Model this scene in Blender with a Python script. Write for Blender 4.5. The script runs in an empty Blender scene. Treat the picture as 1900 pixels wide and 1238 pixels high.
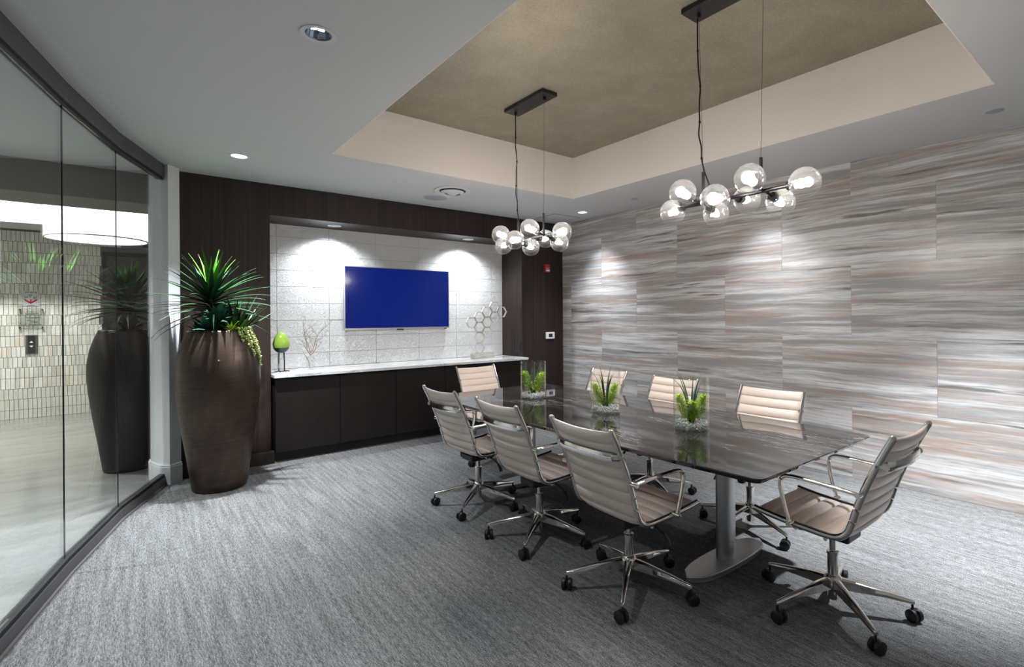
import bpy, bmesh, math, random
from mathutils import Vector, Matrix
from mathutils.geometry import tessellate_polygon
random.seed(7)
S = bpy.context.scene
COL = S.collection
PI = math.pi
R = math.radians

# ------------------------------------------------------------------ camera, world, exposure
CAMH = 1.4095
cd = bpy.data.cameras.new('camera')
cam = bpy.data.objects.new('camera', cd); COL.objects.link(cam)
cd.sensor_fit = 'HORIZONTAL'; cd.sensor_width = 36.0
cd.lens = 952.15 / 1900 * 36.0
cd.shift_x = (950 - 1027.33) / 1900
cd.shift_y = (586.25 - 619) / 1900
cd.clip_start = 0.05; cd.clip_end = 60
YAW, ROLL = 0.6866, -0.00728
fw = Vector((math.sin(YAW), math.cos(YAW), 0)); rt = Vector((math.cos(YAW), -math.sin(YAW), 0)); up = Vector((0, 0, 1))
rt2 = rt * math.cos(ROLL) + up * math.sin(ROLL); up2 = -rt * math.sin(ROLL) + up * math.cos(ROLL)
mw = Matrix((rt2, up2, -fw)).transposed().to_4x4(); mw.translation = Vector((0, 0, CAMH))
cam.matrix_world = mw
S.camera = cam
w = bpy.data.worlds.new('world'); S.world = w; w.use_nodes = True
w.node_tree.nodes['Background'].inputs[0].default_value = (0.5, 0.55, 0.6, 1)
w.node_tree.nodes['Background'].inputs[1].default_value = 0.03
S.view_settings.view_transform = 'Standard'; S.view_settings.look = 'None'
S.view_settings.exposure = 0.32; S.view_settings.gamma = 1.0; S.view_settings.use_curve_mapping = False
S.cycles.use_denoising = True
S.cycles.max_bounces = 10; S.cycles.transparent_max_bounces = 24
S.cycles.sample_clamp_indirect = 6.0
S.cycles.caustics_reflective = False; S.cycles.caustics_refractive = False
COOL = (0.88, 0.94, 1.0)
P_DOWN = 165.0      # ceiling downlights
P_NICHE = 78.0      # downlights in the niche soffit
E_BULB = 420.0      # pendant bulbs (emission strength)
E_DRUM = 2.6        # lobby drum shade
P_LOBBY = 470.0

# room numbers (metres)
ZC = 2.72; XW = 4.795; YB = 5.642; YN = 6.12; ZS = 2.416; NX0 = 1.04; NX1 = 4.07
TX0, TX1, TY0, TY1, TZ = 1.243, 3.825, 0.67, 4.305, 3.177
YNEAR = -1.3

# ------------------------------------------------------------------ materials
def newmat(name):
    m = bpy.data.materials.new(name); m.use_nodes = True
    nt = m.node_tree; nt.nodes.clear()
    out = nt.nodes.new('ShaderNodeOutputMaterial')
    return m, nt, out
class NT:
    def __init__(s, nt): s.nt = nt
    def n(s, t, **kw):
        nd = s.nt.nodes.new('ShaderNode' + t)
        for k, v in kw.items():
            if k in ('inp',):
                for kk, vv in v.items(): nd.inputs[kk].default_value = vv
            else: setattr(nd, k, v)
        return nd
    def l(s, a, b): s.nt.links.new(a, b)
    def math(s, op, a, b=None, c=None):
        nd = s.nt.nodes.new('ShaderNodeMath'); nd.operation = op
        for i, v in enumerate((a, b, c)):
            if v is None: continue
            if isinstance(v, (int, float)): nd.inputs[i].default_value = v
            else: s.l(v, nd.inputs[i])
        return nd.outputs[0]
    def vmul(s, v, xyz):
        nd = s.nt.nodes.new('ShaderNodeVectorMath'); nd.operation = 'MULTIPLY'; s.l(v, nd.inputs[0]); nd.inputs[1].default_value = xyz
        return nd.outputs[0]
    def vadd(s, v, u):
        nd = s.nt.nodes.new('ShaderNodeVectorMath'); nd.operation = 'ADD'; s.l(v, nd.inputs[0])
        if isinstance(u, tuple): nd.inputs[1].default_value = u
        else: s.l(u, nd.inputs[1])
        return nd.outputs[0]
    def noise(s, vec, scale=1, detail=3, rough=0.55, dist=0):
        nd = s.nt.nodes.new('ShaderNodeTexNoise')
        if vec is not None: s.l(vec, nd.inputs['Vector'])
        nd.inputs['Scale'].default_value = scale; nd.inputs['Detail'].default_value = detail
        nd.inputs['Roughness'].default_value = rough; nd.inputs['Distortion'].default_value = dist
        return nd.outputs['Fac']
    def ramp(s, fac, stops, interp='LINEAR'):
        nd = s.nt.nodes.new('ShaderNodeValToRGB'); cr = nd.color_ramp; cr.interpolation = interp
        while len(cr.elements) < len(stops): cr.elements.new(0.5)
        for e, (p, c) in zip(cr.elements, stops): e.position = p; e.color = c if len(c) == 4 else (*c, 1)
        s.l(fac, nd.inputs[0]); return nd.outputs[0]
    def mix(s, fac, a, b, mode='MIX'):
        nd = s.nt.nodes.new('ShaderNodeMix'); nd.data_type = 'RGBA'; nd.blend_type = mode
        if isinstance(fac, (int, float)): nd.inputs[0].default_value = fac
        else: s.l(fac, nd.inputs[0])
        for i, v in ((6, a), (7, b)):
            if isinstance(v, tuple): nd.inputs[i].default_value = v if len(v) == 4 else (*v, 1)
            else: s.l(v, nd.inputs[i])
        return nd.outputs[2]
    def bump(s, h, strength=0.3, dist=0.01):
        nd = s.nt.nodes.new('ShaderNodeBump'); nd.inputs['Strength'].default_value = strength; nd.inputs['Distance'].default_value = dist
        s.l(h, nd.inputs['Height']); return nd.outputs[0]
    def obj(s):
        return s.nt.nodes.new('ShaderNodeTexCoord').outputs['Object']
    def rnd(s):
        return s.nt.nodes.new('ShaderNodeObjectInfo').outputs['Random']
def P(name, col=(0.5, 0.5, 0.5), rough=0.5, metal=0.0, spec=0.5, coat=0.0, emit=None, estr=0.0, build=None, ior=1.5):
    m, nt, out = newmat(name); k = NT(nt)
    b = k.n('BsdfPrincipled'); nt.links.new(b.outputs[0], out.inputs[0])
    b.inputs['Base Color'].default_value = (*col, 1); b.inputs['Roughness'].default_value = rough
    b.inputs['Metallic'].default_value = metal; b.inputs['Specular IOR Level'].default_value = spec
    b.inputs['Coat Weight'].default_value = coat; b.inputs['Coat Roughness'].default_value = 0.06; b.inputs['IOR'].default_value = ior
    if emit: b.inputs['Emission Color'].default_value = (*emit, 1); b.inputs['Emission Strength'].default_value = estr
    if build: build(k, b)
    return m
def EM(name, col, st):
    m, nt, out = newmat(name); e = nt.nodes.new('ShaderNodeEmission')
    e.inputs[0].default_value = (*col, 1); e.inputs[1].default_value = st; nt.links.new(e.outputs[0], out.inputs[0]); return m
def GLASS(name, tint=(0.93, 0.96, 0.95), f0=0.04, gloss=(1, 1, 1), grad=None, maxr=0.96):
    # thin clear glass: transparent body, mirror share rising towards grazing angles
    m, nt, out = newmat(name); k = NT(nt)
    lw = k.n('LayerWeight'); lw.inputs[0].default_value = 0.5
    f5 = k.math('POWER', lw.outputs['Facing'], 5.0)
    fac = k.math('MULTIPLY_ADD', f5, maxr, f0)
    tr = k.n('BsdfTransparent'); tr.inputs[0].default_value = (*tint, 1)
    gl = k.n('BsdfGlossy'); gl.inputs['Roughness'].default_value = 0.0; gl.inputs[0].default_value = (*gloss, 1)
    if grad:
        z = k.n('SeparateXYZ'); k.l(k.obj(), z.inputs[0])
        t = k.math('MULTIPLY_ADD', z.outputs[2], 1.0 / (2 * grad[0]), 0.5)
        k.l(k.ramp(t, grad[1]), tr.inputs[0])
        fac = k.math('ADD', fac, k.math('MULTIPLY', t, grad[2]))
    mx = k.n('MixShader'); k.l(fac, mx.inputs[0]); k.l(tr.outputs[0], mx.inputs[1]); k.l(gl.outputs[0], mx.inputs[2])
    nt.links.new(mx.outputs[0], out.inputs[0]); return m

M = {}
def b_carpet(k, b):
    o = k.obj()
    st = k.noise(k.vmul(o, (230, 26, 1)), 1, 3, 0.6)
    st2 = k.noise(k.vmul(o, (45, 2.2, 1)), 1, 2, 0.5)
    gr = k.noise(k.vmul(o, (150, 210, 1)), 1, 2, 0.6)
    v = k.math('ADD', k.math('MULTIPLY', st, 0.45), k.math('ADD', k.math('MULTIPLY', st2, 0.2), k.math('MULTIPLY', gr, 0.45)))
    c = k.ramp(v, [(0.38, (0.034, 0.033, 0.032)), (0.5, (0.102, 0.101, 0.099)), (0.58, (0.182, 0.182, 0.182)), (0.70, (0.31, 0.312, 0.314))])
    k.l(c, b.inputs['Base Color']); k.l(k.bump(v, 0.6, 0.006), b.inputs['Normal'])
M['carpet'] = P('carpet_grey_loop', rough=0.95, spec=0.1, build=b_carpet)
def b_paint(k, b):
    k.l(k.bump(k.noise(k.vmul(k.obj(), (180, 180, 180)), 1, 2), 0.03, 0.002), b.inputs['Normal'])
M['ceil'] = P('ceiling_paint', (0.62, 0.62, 0.62), 0.85, spec=0.2, build=b_paint)
M['cream'] = P('tray_cream_paint', (0.86, 0.805, 0.755), 0.8, spec=0.2, build=b_paint)
def b_gold(k, b):
    o = k.obj()
    n = k.noise(k.vmul(o, (3, 3, 1)), 1, 6, 0.6, 0.3); n2 = k.noise(k.vmul(o, (60, 60, 1)), 1, 3, 0.6)
    v = k.math('ADD', k.math('MULTIPLY', n, 0.55), k.math('MULTIPLY', n2, 0.45))
    k.l(k.ramp(v, [(0.3, (0.29, 0.255, 0.195)), (0.7, (0.41, 0.37, 0.295))]), b.inputs['Base Color'])
    k.l(k.ramp(v, [(0.3, (0.62,) * 3), (0.7, (0.42,) * 3)]), b.inputs['Roughness'])
M['gold'] = P('tray_gold_foil', rough=0.5, metal=0.55, build=b_gold)
def b_stone(k, b):
    o = k.obj(); r = k.rnd()
    off = k.n('CombineXYZ'); k.l(k.math('MULTIPLY', r, 7.0), off.inputs[0]); k.l(k.math('MULTIPLY', r, 37.0), off.inputs[1]); k.l(k.math('MULTIPLY', r, 91.0), off.inputs[2])
    v = k.vadd(o, off.outputs[0])
    wv = k.noise(k.vmul(v, (1, 1.4, 3.0)), 1, 3, 0.5)
    wz = k.n('CombineXYZ'); k.l(k.math('MULTIPLY', k.math('SUBTRACT', wv, 0.5), 0.06), wz.inputs[2])
    v2 = k.vadd(v, wz.outputs[0])
    big = k.noise(k.vmul(v2, (1, 0.40, 6.0)), 1, 4, 0.6)
    c = k.ramp(big, [(0.32, (0.55, 0.525, 0.505)), (0.48, (0.68, 0.665, 0.655)), (0.66, (0.77, 0.77, 0.77))])
    def layer(c, sc, lo, hi, amt, col, det=5, ro=0.6):
        n_ = k.noise(k.vmul(v2, sc), 1, det, ro)
        return k.mix(k.ramp(n_, [(lo, (0, 0, 0)), (hi, (amt,) * 3)]), c, col)
    c = layer(c, (1.0, 0.50, 13.0), 0.46, 0.58, 0.85, (0.31, 0.265, 0.235))
    c = layer(c, (4.1, 0.50, 9.0), 0.49, 0.64, 0.85, (0.40, 0.295, 0.24))
    c = layer(c, (7.7, 0.80, 21.0), 0.52, 0.63, 0.80, (0.34, 0.355, 0.365))
    c = layer(c, (2.3, 1.10, 42.0), 0.50, 0.64, 0.55, (0.36, 0.335, 0.32))
    c = layer(c, (9.3, 0.90, 26.0), 0.56, 0.68, 0.65, (0.76, 0.76, 0.765))
    c = layer(c, (5.9, 0.80, 17.0), 0.61, 0.68, 0.85, (0.15, 0.13, 0.12))
    fine = k.noise(k.vmul(v2, (1, 9.0, 200)), 1, 4, 0.75)
    c = k.mix(1.0, c, k.ramp(fine, [(0.34, (0.72, 0.71, 0.70)), (0.50, (1.0, 1.0, 1.0)), (0.66, (1.12, 1.12, 1.12))]), 'MULTIPLY')
    k.l(c, b.inputs['Base Color'])
    k.l(k.ramp(fine, [(0.3, (0.34,) * 3), (0.7, (0.20,) * 3)]), b.inputs['Roughness'])
M['stone'] = P('striated_stone_tile', rough=0.28, spec=0.5, build=b_stone)
M['grout'] = P('pale_grout', (0.70, 0.69, 0.68), 0.9)
def b_wood(k, b, base=((0.009, 0.0052, 0.0042), (0.044, 0.025, 0.019)), sc=(52, 52, 0.9)):
    o = k.obj()
    n = k.noise(k.vmul(o, sc), 1, 4, 0.6, 0.3); n2 = k.noise(k.vmul(o, (7, 7, 0.25)), 1, 2)
    v = k.math('ADD', k.math('MULTIPLY', n, 0.65), k.math('MULTIPLY', n2, 0.35))
    k.l(k.ramp(v, [(0.32, base[0]), (0.68, base[1])]), b.inputs['Base Color'])
    k.l(k.bump(n, 0.08, 0.003), b.inputs['Normal'])
M['wood'] = P('dark_wenge_panel', rough=0.5, spec=0.35, build=b_wood)
M['woodcab'] = P('dark_cabinet_wood', rough=0.5, spec=0.3, build=lambda k, b: b_wood(k, b, ((0.006, 0.0042, 0.0038), (0.013, 0.009, 0.008))))
M['black'] = P('matte_black', (0.006, 0.006, 0.006), 0.55)
M['blackmetal'] = P('black_metal', (0.012, 0.012, 0.013), 0.38, spec=0.5)
M['plastic'] = P('black_plastic', (0.010, 0.010, 0.011), 0.42)
M['rubber'] = P('grey_rubber', (0.03, 0.03, 0.032), 0.7)
def b_emboss(k, b):
    o = k.obj(); r = k.rnd()
    off = k.n('CombineXYZ'); k.l(k.math('MULTIPLY', r, 31.0), off.inputs[0]); k.l(k.math('MULTIPLY', r, 57.0), off.inputs[2])
    v = k.vadd(o, off.outputs[0])
    n = k.noise(k.vmul(v, (30, 30, 44)), 1, 1.5, 0.5, 1.8)
    h = k.ramp(n, [(0.53, (0, 0, 0)), (0.57, (1, 1, 1))])
    k.l(k.bump(h, 1.0, 0.010), b.inputs['Normal'])
M['emboss'] = P('white_embossed_tile', (0.88, 0.88, 0.87), 0.6, spec=0.3, build=b_emboss)
M['grout2'] = P('white_grout', (0.45, 0.45, 0.44), 0.9)
def b_marble(k, b):
    v = k.obj(); wv = k.noise(k.vmul(v, (1.5, 3, 3)), 1, 4)
    n = k.noise(k.vmul(k.vadd(v, k.vmul(wv, (0.4, 0.2, 0.2))), (2.2, 9, 9)), 1, 6, 0.65)
    k.l(k.ramp(n, [(0.44, (0.80, 0.80, 0.80)), (0.52, (0.42, 0.43, 0.45)), (0.56, (0.80, 0.80, 0.80)), (0.7, (0.65, 0.66, 0.67))]), b.inputs['Base Color'])
M['marble'] = P('white_marble', rough=0.12, build=b_marble)
def b_tabletop(k, b):
    v = k.obj(); wv = k.noise(k.vmul(v, (1.6, 1.2, 1)), 1, 3)
    d = k.vadd(v, k.vmul(wv, (0.30, 0.18, 0)))
    base = k.noise(k.vmul(d, (7, 2.2, 1)), 1, 5, 0.6)
    c = k.ramp(base, [(0.3, (0.012, 0.0115, 0.0115)), (0.55, (0.028, 0.027, 0.027)), (0.75, (0.075, 0.073, 0.073))])
    n = k.noise(k.vmul(d, (24, 2.6, 1)), 1, 5, 0.62, 0.1)
    vn = k.ramp(n, [(0.490, (0, 0, 0)), (0.505, (0.75, 0.75, 0.75)), (0.520, (0, 0, 0))])
    msk = k.ramp(k.noise(k.vmul(v, (2.4, 2.4, 1)), 1, 2), [(0.50, (0, 0, 0)), (0.62, (1, 1, 1))])
    c = k.mix(k.mix(1.0, vn, msk, 'MULTIPLY'), c, (0.60, 0.55, 0.50)); k.l(c, b.inputs['Base Color'])
M['tabletop'] = P('dark_polished_stone', rough=0.035, spec=0.6, build=b_tabletop, ior=1.6)
M['leather'] = P('taupe_leather', (0.82, 0.695, 0.62), 0.34, spec=0.45, build=lambda k, b: k.l(k.bump(k.noise(k.vmul(k.obj(), (260, 260, 260)), 1, 2), 0.08, 0.002), b.inputs['Normal']))
M['chrome'] = P('polished_chrome', (0.78, 0.76, 0.73), 0.10, metal=1.0)
M['alu'] = P('brushed_aluminium', (0.50, 0.51, 0.53), 0.36, metal=0.85)
M['grey_alu'] = P('grey_rail_metal', (0.10, 0.10, 0.105), 0.45, metal=0.4)
M['gasket'] = P('black_gasket', (0.004, 0.004, 0.004), 0.6)
M['white'] = P('white_paint', (0.66, 0.67, 0.68), 0.6, spec=0.3)
M['whiteplastic'] = P('white_plastic', (0.8, 0.81, 0.83), 0.35)
M['lightgrey'] = P('light_grey_grille', (0.36, 0.38, 0.40), 0.7)
M['trimline'] = P('carpet_edge_trim', (0.16, 0.15, 0.145), 0.6)
M['pane'] = GLASS('partition_glass', (0.925, 0.95, 0.948), 0.035)
M['paneedge'] = P('glass_edge_dark', (0.006, 0.016, 0.022), 0.2)
M['clear'] = GLASS('clear_vase_glass', (0.985, 0.993, 0.991), 0.035)
def smoked():
    # clear below, silvery smoke coating above that scatters the bulb's light
    m, nt, out = newmat('smoked_globe_glass'); k = NT(nt)
    z = k.n('SeparateXYZ'); k.l(k.obj(), z.inputs[0]); t = k.math('MULTIPLY_ADD', z.outputs[2], 1.0 / 0.152, 0.5)
    lw = k.n('LayerWeight'); lw.inputs[0].default_value = 0.5
    fac = k.math('MULTIPLY_ADD', k.math('POWER', lw.outputs['Facing'], 4.0), 0.9, 0.04)
    tr = k.n('BsdfTransparent'); k.l(k.ramp(t, [(0.0, (0.97, 0.97, 0.97)), (0.4, (0.88, 0.87, 0.86)), (0.72, (0.42, 0.395, 0.37)), (1.0, (0.24, 0.22, 0.205))]), tr.inputs[0])
    tl = k.n('BsdfTranslucent'); tl.inputs[0].default_value = (0.62, 0.60, 0.58, 1)
    m1 = k.n('MixShader'); k.l(k.ramp(t, [(0.15, (0.002,) * 3), (0.6, (0.022,) * 3), (1.0, (0.03,) * 3)]), m1.inputs[0]); k.l(tr.outputs[0], m1.inputs[1]); k.l(tl.outputs[0], m1.inputs[2])
    gl = k.n('BsdfGlossy'); gl.inputs['Roughness'].default_value = 0.0
    m2 = k.n('MixShader'); k.l(fac, m2.inputs[0]); k.l(m1.outputs[0], m2.inputs[1]); k.l(gl.outputs[0], m2.inputs[2])
    nt.links.new(m2.outputs[0], out.inputs[0]); return m
M['smoke'] = smoked()
M['bulb'] = EM('pendant_bulb_glow', (1.0, 0.97, 0.93), E_BULB)
M['led'] = EM('downlight_led', (0.9, 0.96, 1.0), 110.0)
M['ledsoft'] = EM('downlight_led_soft', (0.9, 0.96, 1.0), 25.0)
M['reflector'] = P('downlight_reflector', (0.62, 0.68, 0.78), 0.05, metal=1.0)
M['whitecone'] = P('white_reflector_cone', (0.85, 0.87, 0.9), 0.5)
M['screen'] = P('television_screen', (0.003, 0.004, 0.02), 0.12, spec=0.25, emit=(0.0008, 0.0085, 0.125), estr=1.0)
M['silver'] = P('silver_bezel', (0.55, 0.54, 0.52), 0.35, metal=0.8)
M['egg'] = P('lime_glazed_ceramic', (0.27, 0.42, 0.055), 0.12, coat=0.5)
M['eggbase'] = P('charcoal_ceramic', (0.018, 0.024, 0.03), 0.4)
M['twig'] = P('bleached_twig', (0.33, 0.24, 0.16), 0.8)
M['ivory'] = P('ivory_metal', (0.82, 0.76, 0.67), 0.4)
M['travertine'] = P('travertine_block', (0.62, 0.58, 0.52), 0.6, build=lambda k, b: k.l(k.ramp(k.noise(k.vmul(k.obj(), (8, 8, 60)), 1, 4), [(0.35, (0.42, 0.38, 0.33)), (0.65, (0.68, 0.65, 0.60))]), b.inputs['Base Color']))
M['red'] = P('alarm_red', (0.42, 0.012, 0.02), 0.35)
def b_bronze(k, b):
    o = k.obj(); n = k.noise(k.vmul(o, (3, 3, 75)), 1, 4, 0.6); n2 = k.noise(k.vmul(o, (5, 5, 3)), 1, 4, 0.6)
    v = k.math('ADD', k.math('MULTIPLY', n, 0.3), k.math('MULTIPLY', n2, 0.7))
    k.l(k.ramp(v, [(0.35, (0.030, 0.0195, 0.0145)), (0.65, (0.080, 0.053, 0.039))]), b.inputs['Base Color'])
    k.l(k.ramp(v, [(0.35, (0.5,) * 3), (0.65, (0.34,) * 3)]), b.inputs['Roughness'])
    k.l(k.bump(n, 0.12, 0.004), b.inputs['Normal'])
M['bronze'] = P('dark_bronze_glaze', rough=0.42, metal=0.45, build=b_bronze)
M['shadedpot'] = P('shaded_pot_glaze', (0.009, 0.0088, 0.0085), 0.5)  # near-black colour carries the unlit look of the lobby planter
M['soil'] = P('dark_soil', (0.012, 0.009, 0.007), 0.95)
def LEAF(name, c1, c2, rough=0.38):
    return P(name, c1, rough + .14, spec=0.25, build=lambda k, b: k.l(k.mix(k.rnd(), c1, c2), b.inputs['Base Color']))
M['leaf_dark'] = LEAF('deep_green_leaf', (0.005, 0.024, 0.008), (0.013, 0.058, 0.012))
M['leaf_new'] = LEAF('fresh_green_leaf', (0.045, 0.17, 0.012), (0.085, 0.24, 0.02))
M['leaf_teal'] = LEAF('blue_green_leaf', (0.010, 0.05, 0.03), (0.03, 0.12, 0.075))
M['leaf_lime'] = LEAF('lime_leaf', (0.34, 0.56, 0.02), (0.50, 0.70, 0.05), 0.5)
M['pearl'] = P('pale_green_bead', (0.42, 0.50, 0.17), 0.4)
M['grass'] = LEAF('dark_grass_blade', (0.008, 0.05, 0.022), (0.02, 0.10, 0.045))
M['bark'] = P('brown_stem', (0.06, 0.04, 0.025), 0.9)
M['pebble'] = P('pale_pebble', (0.85, 0.88, 0.86), 0.3)
def b_ltile(k, b):
    r = k.rnd(); o = k.obj()
    off = k.n('CombineXYZ'); k.l(k.math('MULTIPLY', r, 50.0), off.inputs[0])
    n = k.noise(k.vmul(k.vadd(o, off.outputs[0]), (40, 40, 6)), 1, 4)
    c = k.ramp(r, [(0.0, (0.58, 0.57, 0.50)), (0.4, (0.70, 0.70, 0.63)), (0.75, (0.80, 0.80, 0.75)), (1.0, (0.68, 0.61, 0.51))])
    k.l(k.mix(1.0, c, k.ramp(n, [(0.3, (0.82, 0.82, 0.82)), (0.6, (1, 1, 1))]), 'MULTIPLY'), b.inputs['Base Color'])
M['ltile'] = P('cream_marble_tile', rough=0.35, build=b_ltile)
M['lgrout'] = P('grey_grout', (0.16, 0.16, 0.145), 0.9)
def b_lfloor(k, b):
    n = k.noise(k.vmul(k.obj(), (1.2, 5, 1)), 1, 5, 0.6)
    k.l(k.ramp(n, [(0.3, (0.20, 0.20, 0.185)), (0.7, (0.29, 0.29, 0.275))]), b.inputs['Base Color'])
M['lfloor'] = P('pale_stone_floor', rough=0.16, build=b_lfloor)
M['taupe'] = P('taupe_wall_paint', (0.30, 0.28, 0.25), 0.8, spec=0.2)
M['drum'] = P('white_drum_shade', (0.9, 0.9, 0.88), 0.7, emit=(1.0, 0.98, 0.94), estr=E_DRUM)
M['elev'] = P('dark_bronze_door', (0.030, 0.027, 0.026), 0.4, metal=0.4)
M['acrylic'] = GLASS('acrylic_plaque', (0.93, 0.95, 0.94), 0.10)
M['glowcove'] = P('cove_paint_glow', (0.46, 0.45, 0.42), 0.8, emit=(1.0, 0.98, 0.93), estr=0.05)  # faint emission put into the paint for the light falling on the cove

# ------------------------------------------------------------------ mesh helpers
class MB:
    def __init__(s): s.v = []; s.f = []
    def add(s, vs, fs):
        o = len(s.v); s.v += [tuple(v) for v in vs]; s.f += [tuple(i + o for i in f) for f in fs]; return s
    def box(s, lo, hi):
        x0, y0, z0 = lo; x1, y1, z1 = hi
        return s.add([(x0, y0, z0), (x1, y0, z0), (x1, y1, z0), (x0, y1, z0), (x0, y0, z1), (x1, y0, z1), (x1, y1, z1), (x0, y1, z1)],
                     [(0, 3, 2, 1), (4, 5, 6, 7), (0, 1, 5, 4), (1, 2, 6, 5), (2, 3, 7, 6), (3, 0, 4, 7)])
    def cbox(s, c, d): return s.box(tuple(a - b / 2 for a, b in zip(c, d)), tuple(a + b / 2 for a, b in zip(c, d)))
    def prism(s, poly, z0, z1):
        n = len(poly)
        a = sum(poly[i][0] * poly[(i + 1) % n][1] - poly[(i + 1) % n][0] * poly[i][1] for i in range(n))
        if a < 0: poly = poly[::-1]
        vs = [(x, y, z0) for x, y in poly] + [(x, y, z1) for x, y in poly]
        fs = [tuple(range(n))[::-1], tuple(range(n, 2 * n))] + [(i, (i + 1) % n, n + (i + 1) % n, n + i) for i in range(n)]
        return s.add(vs, fs)
    def lathe(s, prof, n=32, c=(0, 0, 0), sx=1.0, sy=1.0, cap=True):
        vs = []; fs = []; m = len(prof)
        for i in range(n):
            a = 2 * PI * i / n
            for r, z in prof: vs.append((c[0] + r * math.cos(a) * sx, c[1] + r * math.sin(a) * sy, c[2] + z))
        for i in range(n):
            j = (i + 1) % n
            for q in range(m - 1): fs.append((i * m + q, j * m + q, j * m + q + 1, i * m + q + 1))
        if cap and prof[0][0] > 1e-5: fs.append(tuple(i * m for i in range(n))[::-1])
        if cap and prof[-1][0] > 1e-5: fs.append(tuple(i * m + m - 1 for i in range(n)))
        return s.add(vs, fs)
    def ring(s, r0, r1, z0, z1, n=32, c=(0, 0, 0)):
        vs = []; fs = []
        for i in range(n):
            a = 2 * PI * i / n; x, y = math.cos(a), math.sin(a)
            vs += [(c[0] + x * r, c[1] + y * r, c[2] + z) for r, z in ((r0, z0), (r1, z0), (r1, z1), (r0, z1))]
        for i in range(n):
            j = (i + 1) % n
            for q in range(4): fs.append((i * 4 + q, j * 4 + q, j * 4 + (q + 1) % 4, i * 4 + (q + 1) % 4))
        return s.add(vs, fs)
    def sphere(s, c, r, n=16, m=10, sc=(1, 1, 1)):
        prof = [(max(0.0, math.sin(PI * i / m)) * r, -math.cos(PI * i / m) * r) for i in range(m + 1)]
        vs = [(c[0], c[1], c[2] - r * sc[2])]; fs = []
        for i in range(1, m):
            for j in range(n):
                a = 2 * PI * j / n; vs.append((c[0] + prof[i][0] * math.cos(a) * sc[0], c[1] + prof[i][0] * math.sin(a) * sc[1], c[2] + prof[i][1] * sc[2]))
        vs.append((c[0], c[1], c[2] + r * sc[2])); top = len(vs) - 1
        for j in range(n):
            k = (j + 1) % n; fs.append((0, 1 + k, 1 + j)); fs.append((top, 1 + (m - 2) * n + j, 1 + (m - 2) * n + k))
            for i in range(m - 2): fs.append((1 + i * n + j, 1 + i * n + k, 1 + (i + 1) * n + k, 1 + (i + 1) * n + j))
        return s.add(vs, fs)
    def tube(s, path, r, n=8, r2=None, upv=(0, 0, 1), cap=True, radii=None):
        # r along the side vector, r2 along the other; upv keeps flat bars from twisting
        r2 = r if r2 is None else r2; pts = [Vector(p) for p in path]; m = len(pts); vs = []; fs = []
        for i, p in enumerate(pts):
            t = (pts[min(i + 1, m - 1)] - pts[max(i - 1, 0)]).normalized()
            u = Vector(upv); sd = t.cross(u)
            if sd.length < 1e-4: sd = t.cross(Vector((1, 0, 0)))
            sd.normalize(); nn = sd.cross(t).normalized(); k = radii[i] if radii else 1.0
            for j in range(n):
                a = 2 * PI * (j + 0.5) / n
                vs.append(p + sd * (math.cos(a) * r * k) + nn * (math.sin(a) * r2 * k))
        for i in range(m - 1):
            for j in range(n):
                q = (j + 1) % n; fs.append((i * n + j, i * n + q, (i + 1) * n + q, (i + 1) * n + j))
        if cap: fs.append(tuple(range(n))[::-1]); fs.append(tuple(range((m - 1) * n, m * n)))
        return s.add(vs, fs)
    def cyl(s, a, b, r, n=12): return s.tube([a, b], r, n, upv=(0.3, 0.5, 0.8))
    def mesh(s, name, mat, ang=40, smooth=True):
        me = bpy.data.meshes.new(name); me.from_pydata(s.v, [], s.f)
        bm = bmesh.new(); bm.from_mesh(me); bmesh.ops.recalc_face_normals(bm, faces=bm.faces); bm.to_mesh(me); bm.free()
        me.materials.append(mat)
        if smooth:
            me.shade_smooth(); me.set_sharp_from_angle(angle=R(ang))
        return me
    def build(s, name, mat, parent=None, loc=(0, 0, 0), rz=0.0, bevel=0.0, ang=40, smooth=True, seg=2):
        return link(name, s.mesh(name, mat, ang, smooth), parent, loc, rz, bevel, seg)
def link(name, me, parent=None, loc=(0, 0, 0), rz=0.0, bevel=0.0, seg=2):
    o = bpy.data.objects.new(name, me); COL.objects.link(o); o.location = loc; o.rotation_euler = (0, 0, rz)
    if parent is not None: o.parent = parent
    if bevel:
        md = o.modifiers.new('bevel', 'BEVEL'); md.width = bevel; md.segments = seg; md.limit_method = 'ANGLE'; md.angle_limit = R(40)
    return o
def tag(o, label=None, cat=None, group=None, kind=None):
    if label: o['label'] = label
    if cat: o['category'] = cat
    if group: o['group'] = group
    if kind: o['kind'] = kind
    return o
def thing(name, label, cat, loc=(0, 0, 0), rz=0.0, group=None):
    o = bpy.data.objects.new(name, None); COL.objects.link(o); o.location = loc; o.rotation_euler = (0, 0, rz); o.empty_display_size = 0.1
    return tag(o, label, cat, group)
def struct(o, label=None): return tag(o, label, kind='structure')
def dup(root, loc, rz=None, label=None):
    r = root.copy(); COL.objects.link(r); r.location = loc
    if rz is not None: r.rotation_euler = (0, 0, rz)
    if label: r['label'] = label
    for ch in list(root.children):
        c = ch.copy(); COL.objects.link(c); c.parent = r
        for g in list(ch.children):
            d = g.copy(); COL.objects.link(d); d.parent = c
    return r
def catmull(pts, k=6):
    P_ = [Vector(p) for p in pts]; out = []
    for i in range(len(P_) - 1):
        p0 = P_[max(i - 1, 0)]; p1 = P_[i]; p2 = P_[i + 1]; p3 = P_[min(i + 2, len(P_) - 1)]
        for j in range(k):
            t = j / k
            out.append(0.5 * ((2 * p1) + (p2 - p0) * t + (2 * p0 - 5 * p1 + 4 * p2 - p3) * t * t + (3 * p1 - p0 - 3 * p2 + p3) * t ** 3))
    out.append(P_[-1]); return out
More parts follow.
